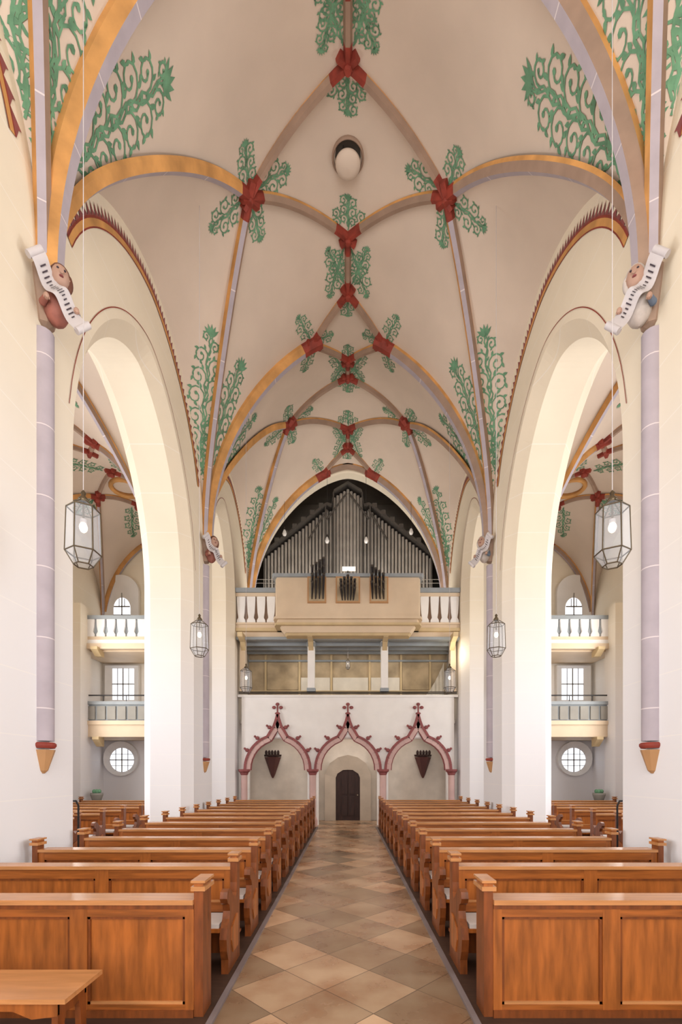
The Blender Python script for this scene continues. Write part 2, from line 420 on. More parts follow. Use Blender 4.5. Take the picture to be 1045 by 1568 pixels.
for sx,nm in((-1,'left'),(1,'right')):
    mb=MB()
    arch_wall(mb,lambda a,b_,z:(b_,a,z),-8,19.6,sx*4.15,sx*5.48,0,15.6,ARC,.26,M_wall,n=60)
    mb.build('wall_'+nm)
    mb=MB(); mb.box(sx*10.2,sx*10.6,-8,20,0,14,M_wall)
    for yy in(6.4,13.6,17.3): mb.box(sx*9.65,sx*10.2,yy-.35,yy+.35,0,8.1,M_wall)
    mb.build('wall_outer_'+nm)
    mb=MB()
    X=sx*(4.15-.012)
    def curve(fz,y0,y1,n):
        pts=[]
        for i in range(n+1):
            y=y0+(y1-y0)*i/n; e=1e-3
            z=fz(y); dz=(fz(y+e)-fz(y-e))/(2*e); l=math.hypot(1,dz)
            pts.append((y,z,dz/l,-1/l))
        return pts
    def band(fz,o0,o1,mt,y0,y1,n=60,teeth=0,Xx=None):
        Xx=Xx or X
        pts=curve(fz,y0,y1,n)
        for q,w in zip(pts,pts[1:]):
            if not teeth:
                mb.add([(Xx,q[0]+q[2]*o0,q[1]+q[3]*o0),(Xx,w[0]+w[2]*o0,w[1]+w[3]*o0),(Xx,w[0]+w[2]*o1,w[1]+w[3]*o1),(Xx,q[0]+q[2]*o1,q[1]+q[3]*o1)],[(0,1,2,3)],mt)
            else:
                my=(q[0]+w[0])/2; mz=(q[1]+w[1])/2
                mb.add([(Xx,q[0]+q[2]*o0,q[1]+q[3]*o0),(Xx,w[0]+w[2]*o0,w[1]+w[3]*o0),(Xx,my+q[2]*(o0+o1)/2+.02,mz+q[3]*(o0+o1)/2),(Xx,my+q[2]*o1,mz+q[3]*o1)],[(0,1,2,3)],mt)
    for (a,bb) in BAYS[1:]:
        y0,y1=a+.25,bb-.25
        band(NV.W,.30,.33,M_red,y0,y1); band(NV.W,.33,.42,M_ochre,y0,y1); band(NV.W,.42,.44,M_red,y0,y1)
        band(NV.W,.30,.14,M_ogred,y0,y1,56,1)
    for (s0,s1,zs,rise,_) in ARC:
        c=(s0+s1)/2;h=(s1-s0)/2+.42
        fz=lambda y,c=c,h=h,zs=zs,rise=rise: zs+(rise+.42)*math.sqrt(max(0,1-abs((y-c)/h)**1.7))
        band(fz,0,.015,M_red,c-h*.985,c+h*.985,80)
        Xa=sx*(5.48+.012)
        band(fz,0,.03,M_red,c-h*.985,c+h*.985,80,0,Xa); band(fz,-.22,-.05,M_ogred,c-h*.95,c+h*.95,70,1,Xa)
    mb.build('trim_painted_band_'+nm)
def figure(sx,y,flip):
    mb=MB(); X=sx*4.0
    cl=M_figred if flip<0 else M_stonefig
    mb.lathe((sx*4.12,y,8.0),[(.0,-.05),(.12,.0),(.18,.25),(.24,.5),(.27,.7),(.0,.72)],M_brown,n=8,smooth=False)
    mb.ell((X-sx*.08,y-.05,8.22),(.17,.18,.26),cl)
    mb.cyl((X-sx*.14,y-.1,8.36),(X-sx*.18,y-.13,8.5),.075,.065,M_skin)
    hc=V((X-sx*.2,y-.15,8.58)); mb.ell(hc,(.12,.13,.165),M_skin)
    f=V((-sx*.6,-.8,0)).normalized(); s_=V((f.y,-f.x,0))
    if s_.x<0: s_=-s_
    mb.cyl(hc+f*.11+V((0,0,.03)),hc+f*.165+V((0,0,-.03)),.012,.03,M_skin,8)
    for q in(-1,1):
        mb.ell(hc+f*.115+s_*.045*q+V((0,0,.03)),(.018,.018,.013),M_tealband,8)
        mb.ell(hc+s_*.12*q,(.025,.03,.04),M_skin,8)
        mb.ell(hc-f*.03+s_*.11*q+V((0,0,-.02)),(.06,.06,.14),M_hair if flip<0 else M_stonefig,10)
    mb.ell(hc+f*.118+V((0,0,-.07)),(.03,.03,.01),M_ogred,8)
    mb.ell(hc-f*.04+V((0,0,.05)),(.135,.14,.155),M_hair if flip<0 else M_stonefig)
    for q in(-1,1):
        a=V((X-sx*.1,y,8.3))+s_*.17*q; e=a+f*.12+s_*.06*q+V((0,0,-.16)); h=e+f*.12-s_*.04*q+V((0,0,.02))
        mm=M_blue if q>0 else cl
        mb.cyl(a,e,.06,.05,mm); mb.cyl(e,h,.05,.035,mm); mb.ell(h,(.04,.04,.05),M_skin,8)
        for t in range(4): mb.cyl(h+s_*(.02*(t-1.5)),h+s_*(.022*(t-1.5))+f*.03+V((0,0,-.05)),.011,.008,M_skin,6)
    K=24; c=V((X-sx*.16,y-.14,8.27)); vs=[]; dg_=1 if sx<0 else -1
    for i in range(K+1):
        t=i/K*2-1
        p=c+s_*(t*.3*dg_)+f*(.12+.05*math.cos(t*7))+V((0,0,-t*.36+.05*math.sin(t*6)))
        vs+=[p+V((0,0,.09))+s_*.08*dg_,p+V((0,0,-.09))-s_*.08*dg_]
    mb.add(vs,[(2*i,2*i+1,2*i+3,2*i+2) for i in range(K)],M_banner,True)
    for i in range(4,K-4):
        A0,A1=V(vs[2*i]),V(vs[2*i+1]); B0,B1=V(vs[2*i+2]),V(vs[2*i+3]); 
        lo=random.choice((.3,.38)); hi=1-lo; o=f*.014
        p=A0.lerp(A1,lo)+o;q=A0.lerp(A1,hi)+o;r=B0.lerp(B1,hi)+o;s2=B0.lerp(B1,lo)+o
        mb.add([p,q,q.lerp(r,.3),p.lerp(s2,.3)],[(0,1,2,3)],M_tealband)
    for e in(0,1):
        P0,P1=(V(vs[0]),V(vs[1])) if e==0 else (V(vs[-1]),V(vs[-2]))
        mb.cyl(P0,P1,.05,.05,M_banner,10)
    mb.scale_about((sx*4.12,y,8.6),.9)
    mb.build('angel_corbel_figure')
for sx in(-1,1):
    for y in(6.4,13.6):
        mb=MB()
        mb.lathe((sx*4.15,y,0),[(.135,2.42),(.135,7.96)],M_lilac,n=16)
        mb.lathe((sx*4.15,y,0),[(.02,1.98),(.06,2.02),(.15,2.3)],M_orange,n=8,smooth=False)
        mb.lathe((sx*4.15,y,0),[(.14,2.32),(.16,2.35),(.16,2.38),(.135,2.4)],M_red,n=16)
        mb.build('wall_shaft_column')
        figure(sx,y,-1 if sx<0 else 1)

# ---------------------------------------------------------------- floor / shell
mb=MB(); mb.box(-10.6,10.6,-8.4,24,-.2,0,M_tile); mb.build('floor')
for sx in(-1,1):
    xi=1.12 if sx<0 else 1.05
    mb=MB(); mb.box(sx*xi,sx*4.1,3.2,16.9,.0,.02,M_woodfl); mb.box(sx*(xi-.05),sx*xi,2.0,17.0,0,.024,M_edge); mb.build('floor_platform')
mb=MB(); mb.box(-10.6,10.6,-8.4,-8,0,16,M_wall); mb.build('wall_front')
mb=MB()
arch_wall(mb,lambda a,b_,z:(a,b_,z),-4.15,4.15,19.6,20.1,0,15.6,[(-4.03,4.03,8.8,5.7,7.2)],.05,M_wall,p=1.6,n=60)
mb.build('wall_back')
for sx,nm in((-1,'left'),(1,'right')):
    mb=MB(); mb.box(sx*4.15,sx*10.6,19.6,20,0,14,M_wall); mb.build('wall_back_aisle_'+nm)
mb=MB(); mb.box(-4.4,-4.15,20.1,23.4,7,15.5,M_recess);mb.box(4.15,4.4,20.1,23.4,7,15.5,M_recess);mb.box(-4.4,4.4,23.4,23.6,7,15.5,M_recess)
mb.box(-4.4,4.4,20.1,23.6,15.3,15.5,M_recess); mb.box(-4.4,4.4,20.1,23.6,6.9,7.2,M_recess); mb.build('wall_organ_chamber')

# ---------------------------------------------------------------- pews
def pew_end(mb,x,s):
    poly=[(-.40,.0),(-.40,.14),(-.45,.24),(-.47,.36),(-.43,.46),(-.36,.53),(-.33,.6),(-.36,.67),(-.42,.7),(-.45,.75),(-.43,.81),(-.36,.83),(-.28,.8),(-.2,.72),(-.12,.66),(-.06,.72),(-.05,.82),(-.05,1.04),(.08,1.04),(.08,.0)]
    mb.prism(poly,lambda p,a:(a,p[0],p[1]),x,x+s*.07,M_woodd)
    poly2=[(-.24,.16),(-.3,.3),(-.28,.42),(-.1,.5),(-.04,.5),(-.04,.16)]
    mb.prism(poly2,lambda p,a:(a,p[0],p[1]),x-s*.012,x,M_wood)
    x0,x1=(x,x+s*.07)
    mb.box(x0-s*.02,x1+s*.02,-.075,.105,1.04,1.075,M_woodlit)
    mb.box(x0-s*.0,x1+s*.0,-.055,.085,1.075,1.105,M_wood)
    mb.box(x0-s*.02,x1+s*.02,-.075,.105,1.105,1.125,M_woodlit)
def panelled(mb,x0,x1,s,y0,z0,z1,pitch):
    L_=abs(x1-x0); n=max(1,round(L_/pitch)); w=L_/n
    mb.box(x0,x1,y0,y0+.03,z0,z1,M_wood)
    mb.box(x0,x1,y0-.025,y0,z0,z0+.1,M_woodh); mb.box(x0,x1,y0-.025,y0,z1-.1,z1,M_woodh)
    for i in range(n+1):
        c=x0+s*w*i; a=c-s*(.07 if i else 0); bb=c+s*(.07 if i<n else 0)
        mb.box(a,bb,y0-.027,y0,z0,z1,M_wood)
    for i in range(n):
        a=x0+s*(w*i+.07); bb=x0+s*(w*(i+1)-.07)
        t=.022
        mb.box(a,bb,y0-.016,y0,z1-.1-t,z1-.1,M_woodd); mb.box(a,bb,y0-.016,y0,z0+.1,z0+.1+t,M_woodlit)  # panel shading painted in: dark top and side beads, light bottom bead
        mb.box(a,a+s*t,y0-.016,y0,z0+.1,z1-.1,M_woodd); mb.box(bb-s*t,bb,y0-.016,y0,z0+.1,z1-.1,M_woodd)
def pew_mesh(s,xa,xb):
    mb=MB(); x0=s*xa;x1=s*xb
    panelled(mb,x0+s*.07,x1-s*.07,s,0,.5,.95,1.15)
    mb.box(x0+s*.07,x1-s*.07,0,.03,.1,.5,M_woodd)
    mb.box(x0+s*.07,x1-s*.07,-.05,.16,.95,.985,M_woodlit)
    mb.box(x0+s*.07,x1-s*.07,-.42,0,.41,.45,M_wood)
    mb.box(x0+s*.09,x1-s*.09,-.41,-.02,.45,.49,M_cush)
    mb.box(x0+s*.07,x1-s*.07,-.12,-.09,.1,.41,M_woodd)
    mb.box(x0+s*.07,x1-s*.07,.3,.46,.14,.17,M_woodd)
    for k in (.5,.97): 
        xx=x0+(x1-x0)*k; mb.box(xx-s*.04,xx,-.38,.46,.0,.14 if k<.9 else .41,M_woodd)
    pew_end(mb,x0,s); pew_end(mb,x1-s*.07,s)
    return mb.build('pew',True)
for s in(-1,1):
    xi=1.17 if s<0 else 1.1
    me=pew_mesh(s,xi,4.04)
    me2=pew_mesh(s,5.9,9.5)
    y=5.0
    while y<16.7:
        place('pew',me,(0,y,.02)); place('pew',me2,(0,y,0))
        y+=1.06
    mb=MB(); x0=s*(xi+.075);x1=s*4.04; q=-.1
    panelled(mb,x0,x1,s,3.92+q,.02,.93,.98)
    mb.box(x0,x1,3.95+q,3.99+q,.02,.92,M_wood)
    mb.box(x0,x1,3.87+q,4.1+q,.93,.97,M_woodlit); mb.box(x0,x1,3.885+q,3.92+q,.895,.93,M_woodd)
    mb.box(x0,x1,3.88+q,3.92+q,.02,.08,M_woodd)
    for xx in (xi,3.98):
        a=s*xx
        mb.box(a,a+s*.075,3.9+q,4.12+q,.02,1.04,M_woodd)
        mb.box(a-s*.02,a+s*.095,3.88+q,4.14+q,1.04,1.075,M_woodlit); mb.box(a,a+s*.075,3.9+q,4.12+q,1.075,1.105,M_wood); mb.box(a-s*.02,a+s*.095,3.88+q,4.14+q,1.105,1.125,M_woodlit)
    mb.build('pew_front_screen')
mb=MB()
mb.box(-3.6,-1.74,2.92,3.36,.57,.6,M_woodlit)
for xx in(-1.86,-3.5):
    poly=[(2.98,.0),(3.03,.0),(3.05,.4),(3.07,.46),(3.14,.44),(3.21,.46),(3.23,.4),(3.25,0),(3.3,0),(3.3,.57),(2.98,.57)]
    mb.prism(poly,lambda p,a:(a,p[0],p[1]),xx,xx+.04,M_woodd)
sc_=[(-3.5,.57),(-3.5,.47),(-3.38,.45),(-3.3,.5),(-2.1,.5),(-1.98,.45),(-1.82,.47),(-1.82,.57)]
for yy in(2.97,3.28): mb.prism(sc_,lambda p,a:(p[0],a,p[1]),yy,yy+.025,M_wood)
bench=mb.build('wooden_bench'); bench.location.y=-.03

# ---------------------------------------------------------------- lanterns
def lantern(x,y,z,ztop,k=1.0):
    mb=MB(); n=6
    def ring(r,zz): return [V((x+r*math.cos(2*math.pi*i/n+.52),y+r*math.sin(2*math.pi*i/n+.52),z+zz)) for i in range(n)]
    R=[(.05*k,.36*k),(.17*k,.27*k),(.185*k,-.22*k),(.10*k,-.36*k)]
    rs=[ring(r,zz) for r,zz in R]
    for j in range(3):
        for i in range(n):
            q=(i+1)%n
            mb.add([rs[j][i],rs[j][q],rs[j+1][q],rs[j+1][i]],[(0,1,2,3)],M_glass)
            mb.cyl(rs[j][i],rs[j+1][i],.007,.007,M_brass,6,False)
    for r_ in rs:
        for i in range(n): mb.cyl(r_[i],r_[(i+1)%n],.008,.008,M_brass,6,False)
    mb.lathe((x,y,z),[(.05*k,.36*k),(.06*k,.38*k),(.02,.43*k),(.03,.46*k),(.0,.5*k)],M_brass,n=8)
    mb.cyl((x,y,z+.36*k),(x,y,z+.16*k),.012,.012,M_brass,6); mb.cyl((x,y,z+.16*k),(x,y,z+.12*k),.035,.035,M_banner,8)
    mb.ell((x,y,z+.07*k),(.045*k,.045*k,.06*k),M_bulb,10)
    mb.cyl((x,y,z+.48*k),(x,y,ztop),.0045,.0045,M_banner,6,False)
    mb.build('hanging_lantern')
for sx in(-1,1):
    for y in(5.33,9.5,13.85): lantern(sx*3.0,y,4.7,NV.z(3.0,y))
lantern(0,18.4,6.2,6.85,.5)
mb=MB()
c=NV.pt(0,10)
mb.lathe(c+V((0,0,-.22)),[(.0,-.05),(.16,-.035),(.25,.0),(.27,.04),(.0,.06)],M_vault,n=32)
mb.lathe(c+V((0,0,-.06)),[(.3,.0),(.32,-.02),(.34,.0),(.34,.08),(.3,.08),(.3,0)],M_brown,n=32)
mb.lathe(c+V((0,0,-.012)),[(.0,0),(.32,0)],M_case,n=32)
for a in range(3): mb.cyl(c+V((.2*math.cos(a*2.1),.2*math.sin(a*2.1),-.2)),c+V((.2*math.cos(a*2.1),.2*math.sin(a*2.1),0)),.01,.01,M_dark,6)
mb.build('ceiling_vent_cover')

# ---------------------------------------------------------------- organ gallery
mb=MB()
mx=lambda a,b_,z:(a,b_,z)
arch_wall(mb,mx,-3.98,3.98,17.6,17.95,0,4.86,[(-3.72,-1.52,2.05,1.2,0),(-1.1,1.1,2.05,1.2,0),(1.52,3.72,2.05,1.2,0)],.06,M_white,p=2.1)
mb.box(-4.12,4.12,17.56,17.95,4.8,4.88,M_white)
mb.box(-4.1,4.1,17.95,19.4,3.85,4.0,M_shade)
for x in(-3.86,-1.31,1.31,3.86):
    mb.cyl((x,17.5,0.3),(x,17.5,1.9),.12,.12,M_pink,8); mb.lathe((x,17.5,0),[(.18,0),(.18,.2),(.13,.32)],M_pink,n=8,smooth=False)
    mb.lathe((x,17.5,1.88),[(.12,0),(.15,.05),(.15,.08),(.22,.15),(.22,.22),(0,.22)],M_ogred,n=8,smooth=False)
for cx in(-2.62,0,2.62):
    half=[(-1.22,2.08)]
    for i in range(1,8):
        th=math.pi-i*math.pi*.40/7; half.append((1.22*math.cos(th),2.08+1.3*math.sin(th)))
    half+=[(-.27,3.5),(-.15,3.68),(-.07,3.9),(0,4.15)]
    pts=half+[(-a,z) for a,z in half[-2::-1]]
    for o,wd,mt,dp in((0,.045,M_ogred,.14),(-.12,.08,M_pink,.1),(-.21,.025,M_ogred,.06)):
        cur=[]
        for i,(a,z) in enumerate(pts):
            p0=pts[max(0,i-1)];p1=pts[min(len(pts)-1,i+1)];dx,dz=p1[0]-p0[0],p1[1]-p0[1];l=math.hypot(dx,dz)
            if i==len(half)-1: cur.append((cx,17.6,z+o*2.2)); continue
            cur.append((cx+min(0,a-dz/l*o) if a<0 else cx+max(0,a-dz/l*o),17.6,z+dx/l*o))
        for q,w in zip(cur,cur[1:]):
            dx,dz=w[0]-q[0],w[2]-q[2];l=math.hypot(dx,dz) or 1;nx,nz=-dz/l*wd,dx/l*wd
            vs=[(q[0]+nx,17.6-dp,q[2]+nz),(w[0]+nx,17.6-dp,w[2]+nz),(w[0]-nx,17.6-dp,w[2]-nz),(q[0]-nx,17.6-dp,q[2]-nz)]
            vs+=[(a,17.62,c_) for a,_,c_ in vs]
            mb.add(vs,[(0,1,2,3),(0,4,5,1),(2,6,7,3),(1,5,6,2),(0,3,7,4)],mt)
    for sx in(-1,1):
        for a,z in((-1.13,2.75),(-.75,3.2),(-.3,3.6)):
            mb.ell((cx+sx*a,17.5,z+.06),(.08,.05,.07),M_ogred,8); mb.ell((cx+sx*(a-.09),17.5,z+.12),(.045,.04,.045),M_ogred,8)
    mb.cyl((cx,17.5,4.05),(cx,17.5,4.55),.03,.03,M_ogred,8)
    for dx in(-.13,0,.13): mb.ell((cx+dx,17.5,4.4+(0.12 if dx==0 else 0)),(.075,.04,.06),M_ogred,8)
    mb.ell((cx,17.5,4.18),(.1,.05,.045),M_ogred,8)
for z in(4.95,5.0): mb.cyl((-4.1,17.65,z),(4.1,17.65,z),.018,.018,M_dark,6)
mb.build('ogee_arcade_screen')
mb=MB()
for x in(-1.38,1.38):
    mb.box(x-.13,x+.13,17.62,17.9,5.02,6.95,M_white); mb.box(x-.17,x+.17,17.58,17.94,6.7,6.85,M_bluegr);mb.box(x-.16,x+.16,17.6,17.92,5.02,5.15,M_bluegr)
for x in(-3.95,3.95): mb.box(x-.1,x+.1,17.62,17.9,5.02,6.95,M_cream)
mb.box(-4.14,4.14,17.5,19.4,7.0,7.2,M_cream)
for z0,z1,o,m in((6.9,7.0,.0,M_bluegr),(7.2,7.32,.06,M_yel),(7.32,7.45,.0,M_cream),(7.45,7.52,.05,M_cream),(8.5,8.62,.02,M_cream),(8.62,8.78,.1,M_bluegr)):
    mb.box(-4.14,4.14,17.4-o,17.7,z0,z1,m)
mb.box(-4.14,4.14,17.5,17.62,7.5,8.5,M_gapb)
for sx in(-1,1):
    for i in range(4):
        x=sx*(2.85+.37*i)
        poly=[(-.155,7.52),(.155,7.52),(.155,7.62),(.1,7.72),(.13,7.9),(.155,8.35),(.155,8.5),(-.155,8.5),(-.155,8.35),(-.13,7.9),(-.1,7.72),(-.155,7.62)]
        mb.prism([(x+a,z) for a,z in poly],lambda p,a:(p[0],a,p[1]),17.42,17.5,M_white)
for yy in(17.9,18.5,19.1): mb.box(-4.1,4.1,yy,yy+.12,6.8,7.0,M_bluegr)
for x in(-3.9,-1.38,1.38,3.9):
    poly=[(17.62,6.55),(17.35,6.8),(17.0,6.9),(16.95,7.05),(17.62,7.05)]
    mb.prism(poly,lambda p,a:(a,p[0],p[1]),x-.09,x+.09,M_yel)
def loft(mb,a,z0,b_,z1,m):
    vs=[(x,y,z0) for x,y in a]+[(x,y,z1) for x,y in b_]; n=len(a)
    mb.add(vs,[(i,(i+1)%n,n+(i+1)%n,n+i) for i in range(n)]+[tuple(range(n)),tuple(range(n,2*n))],m)
def plan(hw,yf,ch): return [(-hw,17.6),(-hw,yf+ch),(-hw+ch*.4,yf),(hw-ch*.4,yf),(hw,yf+ch),(hw,17.6)]
loft(mb,plan(2.25,16.95,.2),6.92,plan(2.3,16.9,.2),7.0,M_yel)
loft(mb,plan(2.3,16.85,.2),7.0,plan(2.45,16.75,.2),7.2,M_cream)
loft(mb,plan(2.62,16.6,.2),7.2,plan(2.62,16.6,.2),7.28,M_yel)
loft(mb,plan(2.55,16.7,.2),7.28,plan(2.55,16.7,.2),7.42,M_cream)
loft(mb,plan(2.66,16.6,.2),7.42,plan(2.66,16.6,.2),7.5,M_cream)
loft(mb,plan(2.6,16.68,.2),7.5,plan(2.6,16.68,.2),8.9,M_cream)
loft(mb,plan(2.68,16.6,.2),8.9,plan(2.72,16.56,.2),9.0,M_bluegr)
for cx,w in((-1.1,.33),(0,.43),(1.1,.33)):
    mb.box(cx-w,cx+w,16.6,16.68,7.98,8.9,M_orange); mb.box(cx-w+.05,cx+w-.05,16.585,16.6,8.03,8.85,M_beige)
mb.build('organ_gallery')
mb=MB()
for cx,ln in((-1.07,-1),(1.07,1)):
    for i in range(4):
        for j in range(3):
            x=cx+(i-1.5)*.13
            top=V((x-ln*.05,16.12-.03*j,8.5+j*.26+.09*i*ln*-1))
            mb.cyl((x,16.57,8.1+j*.16),top,.022,.05,M_dark,8)
            mb.cyl(top,top+V((0,-.03,.03)),.05,.062,M_case,8)
for i in range(5):
    for j in range(3):
        x=(i-2)*.12; top=V((x,16.25,8.35+.14*(2-abs(i-2))/2+j*.14)); mb.cyl((x*.8,16.57,8.05+j*.12),top,.018,.045,M_dark,8)
        mb.cyl(top,top+V((0,-.03,.03)),.045,.055,M_case,8)
mb.build('organ_trumpet_pipes')
mb=MB()
Y=20.45
def topz(ax):
    px=ax*720/Y
    if px<22: yy=745+px*.6
    elif px<34: yy=780-(px-22)*.3
    else: yy=778+(px-34)*.78
    return 2+(1182-yy)*Y/720
x=0; w=.15
while x<3.6:
    for sx in((1,) if x==0 else(-1,1)):
        r=.06 if x>.7 else .07
        zt=topz(x)-.15; mb.cyl((sx*x,Y,8.7),(sx*x,Y,9.1),.015,r,M_pipe,10); mb.cyl((sx*x,Y,9.1),(sx*x,Y,zt),r,r,M_pipe,10)
        mb.add([(sx*x-.03,Y-r-.005,9.75),(sx*x+.03,Y-r-.005,9.75),(sx*x+.02,Y-r-.005,9.9),(sx*x-.02,Y-r-.005,9.9)],[(0,1,2,3)],M_dark)
    x+=w
mb.box(-3.7,3.7,Y-.25,Y+1.2,7.25,8.7,M_case)
for i in range(37):
    a0=i*.1; a1=a0+.1
    for sx in(-1,1):
        z0,z1=topz(a0),topz(a1)
        vs=[(sx*a0,Y-.25,z0-.02),(sx*a1,Y-.25,z1-.02),(sx*a1,Y-.25,z1+.09),(sx*a0,Y-.25,z0+.09)]
        vs+=[(p[0],Y+1.2,p[2]) for p in vs]
        mb.add(vs,[(0,1,2,3),(0,1,5,4),(3,2,6,7),(4,5,6,7)],M_case)
        mb.add([(sx*a0,Y+.25,8.7),(sx*a1,Y+.25,8.7),(sx*a1,Y+.25,z1),(sx*a0,Y+.25,z0)],[(0,1,2,3)],M_case)
for i in range(7):
    a0=1.05+i*.38
    for sx in(-1,1):
        xa,xb=sorted((sx*a0,sx*(a0+.2))); mb.box(xa,xb,Y-.27,Y+.2,topz(a0)-.05,topz(a0)+.14,M_case)
for xx in(-3.6,-.96,-.62,.62,.96,3.6):
    mb.box(xx-.03,xx+.03,Y-.22,Y-.12,8.7,topz(abs(xx)),M_case)
for sx in(-1,1):
    for a0,a1,z0,z1 in((0.05,.9,14.0,12.9),(.9,1.7,13.3,12.0)):
        mb.cyl((sx*a0,Y-.2,z0),(sx*a1,Y-.2,z1),.04,.04,M_case,6)
mb.build('pipe_organ')
mb=MB()
for z in(9.25,9.55,9.85,10.0): mb.cyl((-4.1,19.55,z),(4.1,19.55,z),.012,.012,M_conc,6)
for i in range(17): mb.cyl((-4.0+i*.5,19.55,7.3),(-4.0+i*.5,19.55,10.0),.012,.012,M_conc,6)
mb.build('organ_loft_railing')
mb=MB()
mb.box(-.22,.3,18.55,18.62,9.95,10.1,M_bulb); mb.box(-.35,.35,18.5,18.7,9.72,9.78,M_white); mb.cyl((0,18.6,7.2),(0,18.6,10.0),.03,.03,M_dark,8); mb.box(-.35,.35,18.4,18.9,9.6,9.7,M_dark)
mb.build('music_desk_lamp')
for x,z in((-2.6,11.8),(2.6,11.85),(-.85,11.5),(.75,11.5)):
    mb=MB(); mb.lathe((x,19.3,z),[(.0,-.12),(.06,-.1),(.09,-.02),(.05,.1),(.02,.16)],M_opal,n=12); mb.cyl((x,19.3,z+.14),(x,19.3,z+.25),.05,.02,M_dark,8)
    mb.cyl((x,19.3,z+.25),(x,19.3,NV.z(x,19.3)),.006,.006,M_dark,6,False); mb.build('pendant_lamp')
mb=MB()
mb.box(-4.1,4.1,19.5,19.6,4.0,7.0,M_beige)
for x in(-3.4,-2.0,-.68,.9,2.2,3.4): mb.box(x-.04,x+.04,19.42,19.5,4.0,6.9,M_yel)
mb.box(-4.1,4.1,19.4,19.5,6.55,6.62,M_bluegr); mb.box(-4.1,4.1,19.4,19.5,5.3,5.36,M_yel)
for x0,x1 in((-1.94,-.74),(-.62,.84),(.96,2.14)): mb.box(x0,x1,19.45,19.5,5.36,5.9,M_linen)
for x0,x1 in((-3.34,-2.06),(2.26,3.34)): mb.box(x0,x1,19.45,19.5,5.4,6.5,M_beige)
K=30; vs=[]
for i in range(K+1):
    t=i/K; x=3.0+.95*t; yy=19.3+.05*math.sin(t*40); zb=4.2; zt=5.0+1.5*t**1.5
    vs+=[(x,yy,zb),(x,yy,zt)]
mb.add(vs,[(2*i,2*i+1,2*i+3,2*i+2) for i in range(K)],M_linen,True)
mb.build('trim_loggia_panelling')
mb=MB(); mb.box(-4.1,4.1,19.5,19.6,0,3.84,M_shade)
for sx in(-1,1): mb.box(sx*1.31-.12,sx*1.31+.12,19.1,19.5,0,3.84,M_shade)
mb.build('trim_porch_wall')
mb=MB()
poly=[(-.52,0),(-.52,1.75),(-.42,1.95),(-.2,2.1),(.2,2.1),(.42,1.95),(.52,1.75),(.52,0)]
mb.prism(poly,lambda p,a:(p[0],a,p[1]),19.4,19.49,M_doorw)
for x in(-.26,.02): mb.box(x,x+.24,19.37,19.4,.2,1.0,M_doorw); mb.box(x,x+.24,19.37,19.4,1.1,1.8,M_doorw)
mb.cyl((.4,19.35,1.05),(.4,19.3,1.05),.03,.03,M_brass,8)
outer=[(-.95,0),(-.95,1.9),(-.75,2.35),(-.4,2.6),(0,2.7),(.4,2.6),(.75,2.35),(.95,1.9),(.95,0)]
inner=[(-.5,0),(-.5,1.76),(-.43,1.93),(-.2,2.08),(0,2.09),(.2,2.08),(.43,1.93),(.5,1.76),(.5,0)]
for i in range(8):
    mb.add([(outer[i][0],19.3,outer[i][1]),(outer[i+1][0],19.3,outer[i+1][1]),(inner[i+1][0],19.37,inner[i+1][1]),(inner[i][0],19.37,inner[i][1])],[(0,1,2,3)],M_surr)
    mb.add([(outer[i][0],19.3,outer[i][1]),(outer[i+1][0],19.3,outer[i+1][1]),(outer[i+1][0],19.49,outer[i+1][1]),(outer[i][0],19.49,outer[i][1])],[(0,1,2,3)],M_surr)
mb.build('door_1')
for sx in(-1,1):
    mb=MB(); x=sx*3.05
    mb.lathe((x,19.1,1.75),[(.03,0),(.1,.15),(.2,.45),(.3,.75),(.34,.85),(0,.87)],M_bark,n=6,smooth=False)
    mb.lathe((x,19.1,2.62),[(.34,0),(.36,.08),(.0,.09)],M_doorw,n=6,smooth=False)
    for i in range(5): mb.ell((x+(i-2)*.12,18.95,2.77),(.055,.055,.11),M_doorw,8)
    mb.build('carved_wall_bracket')

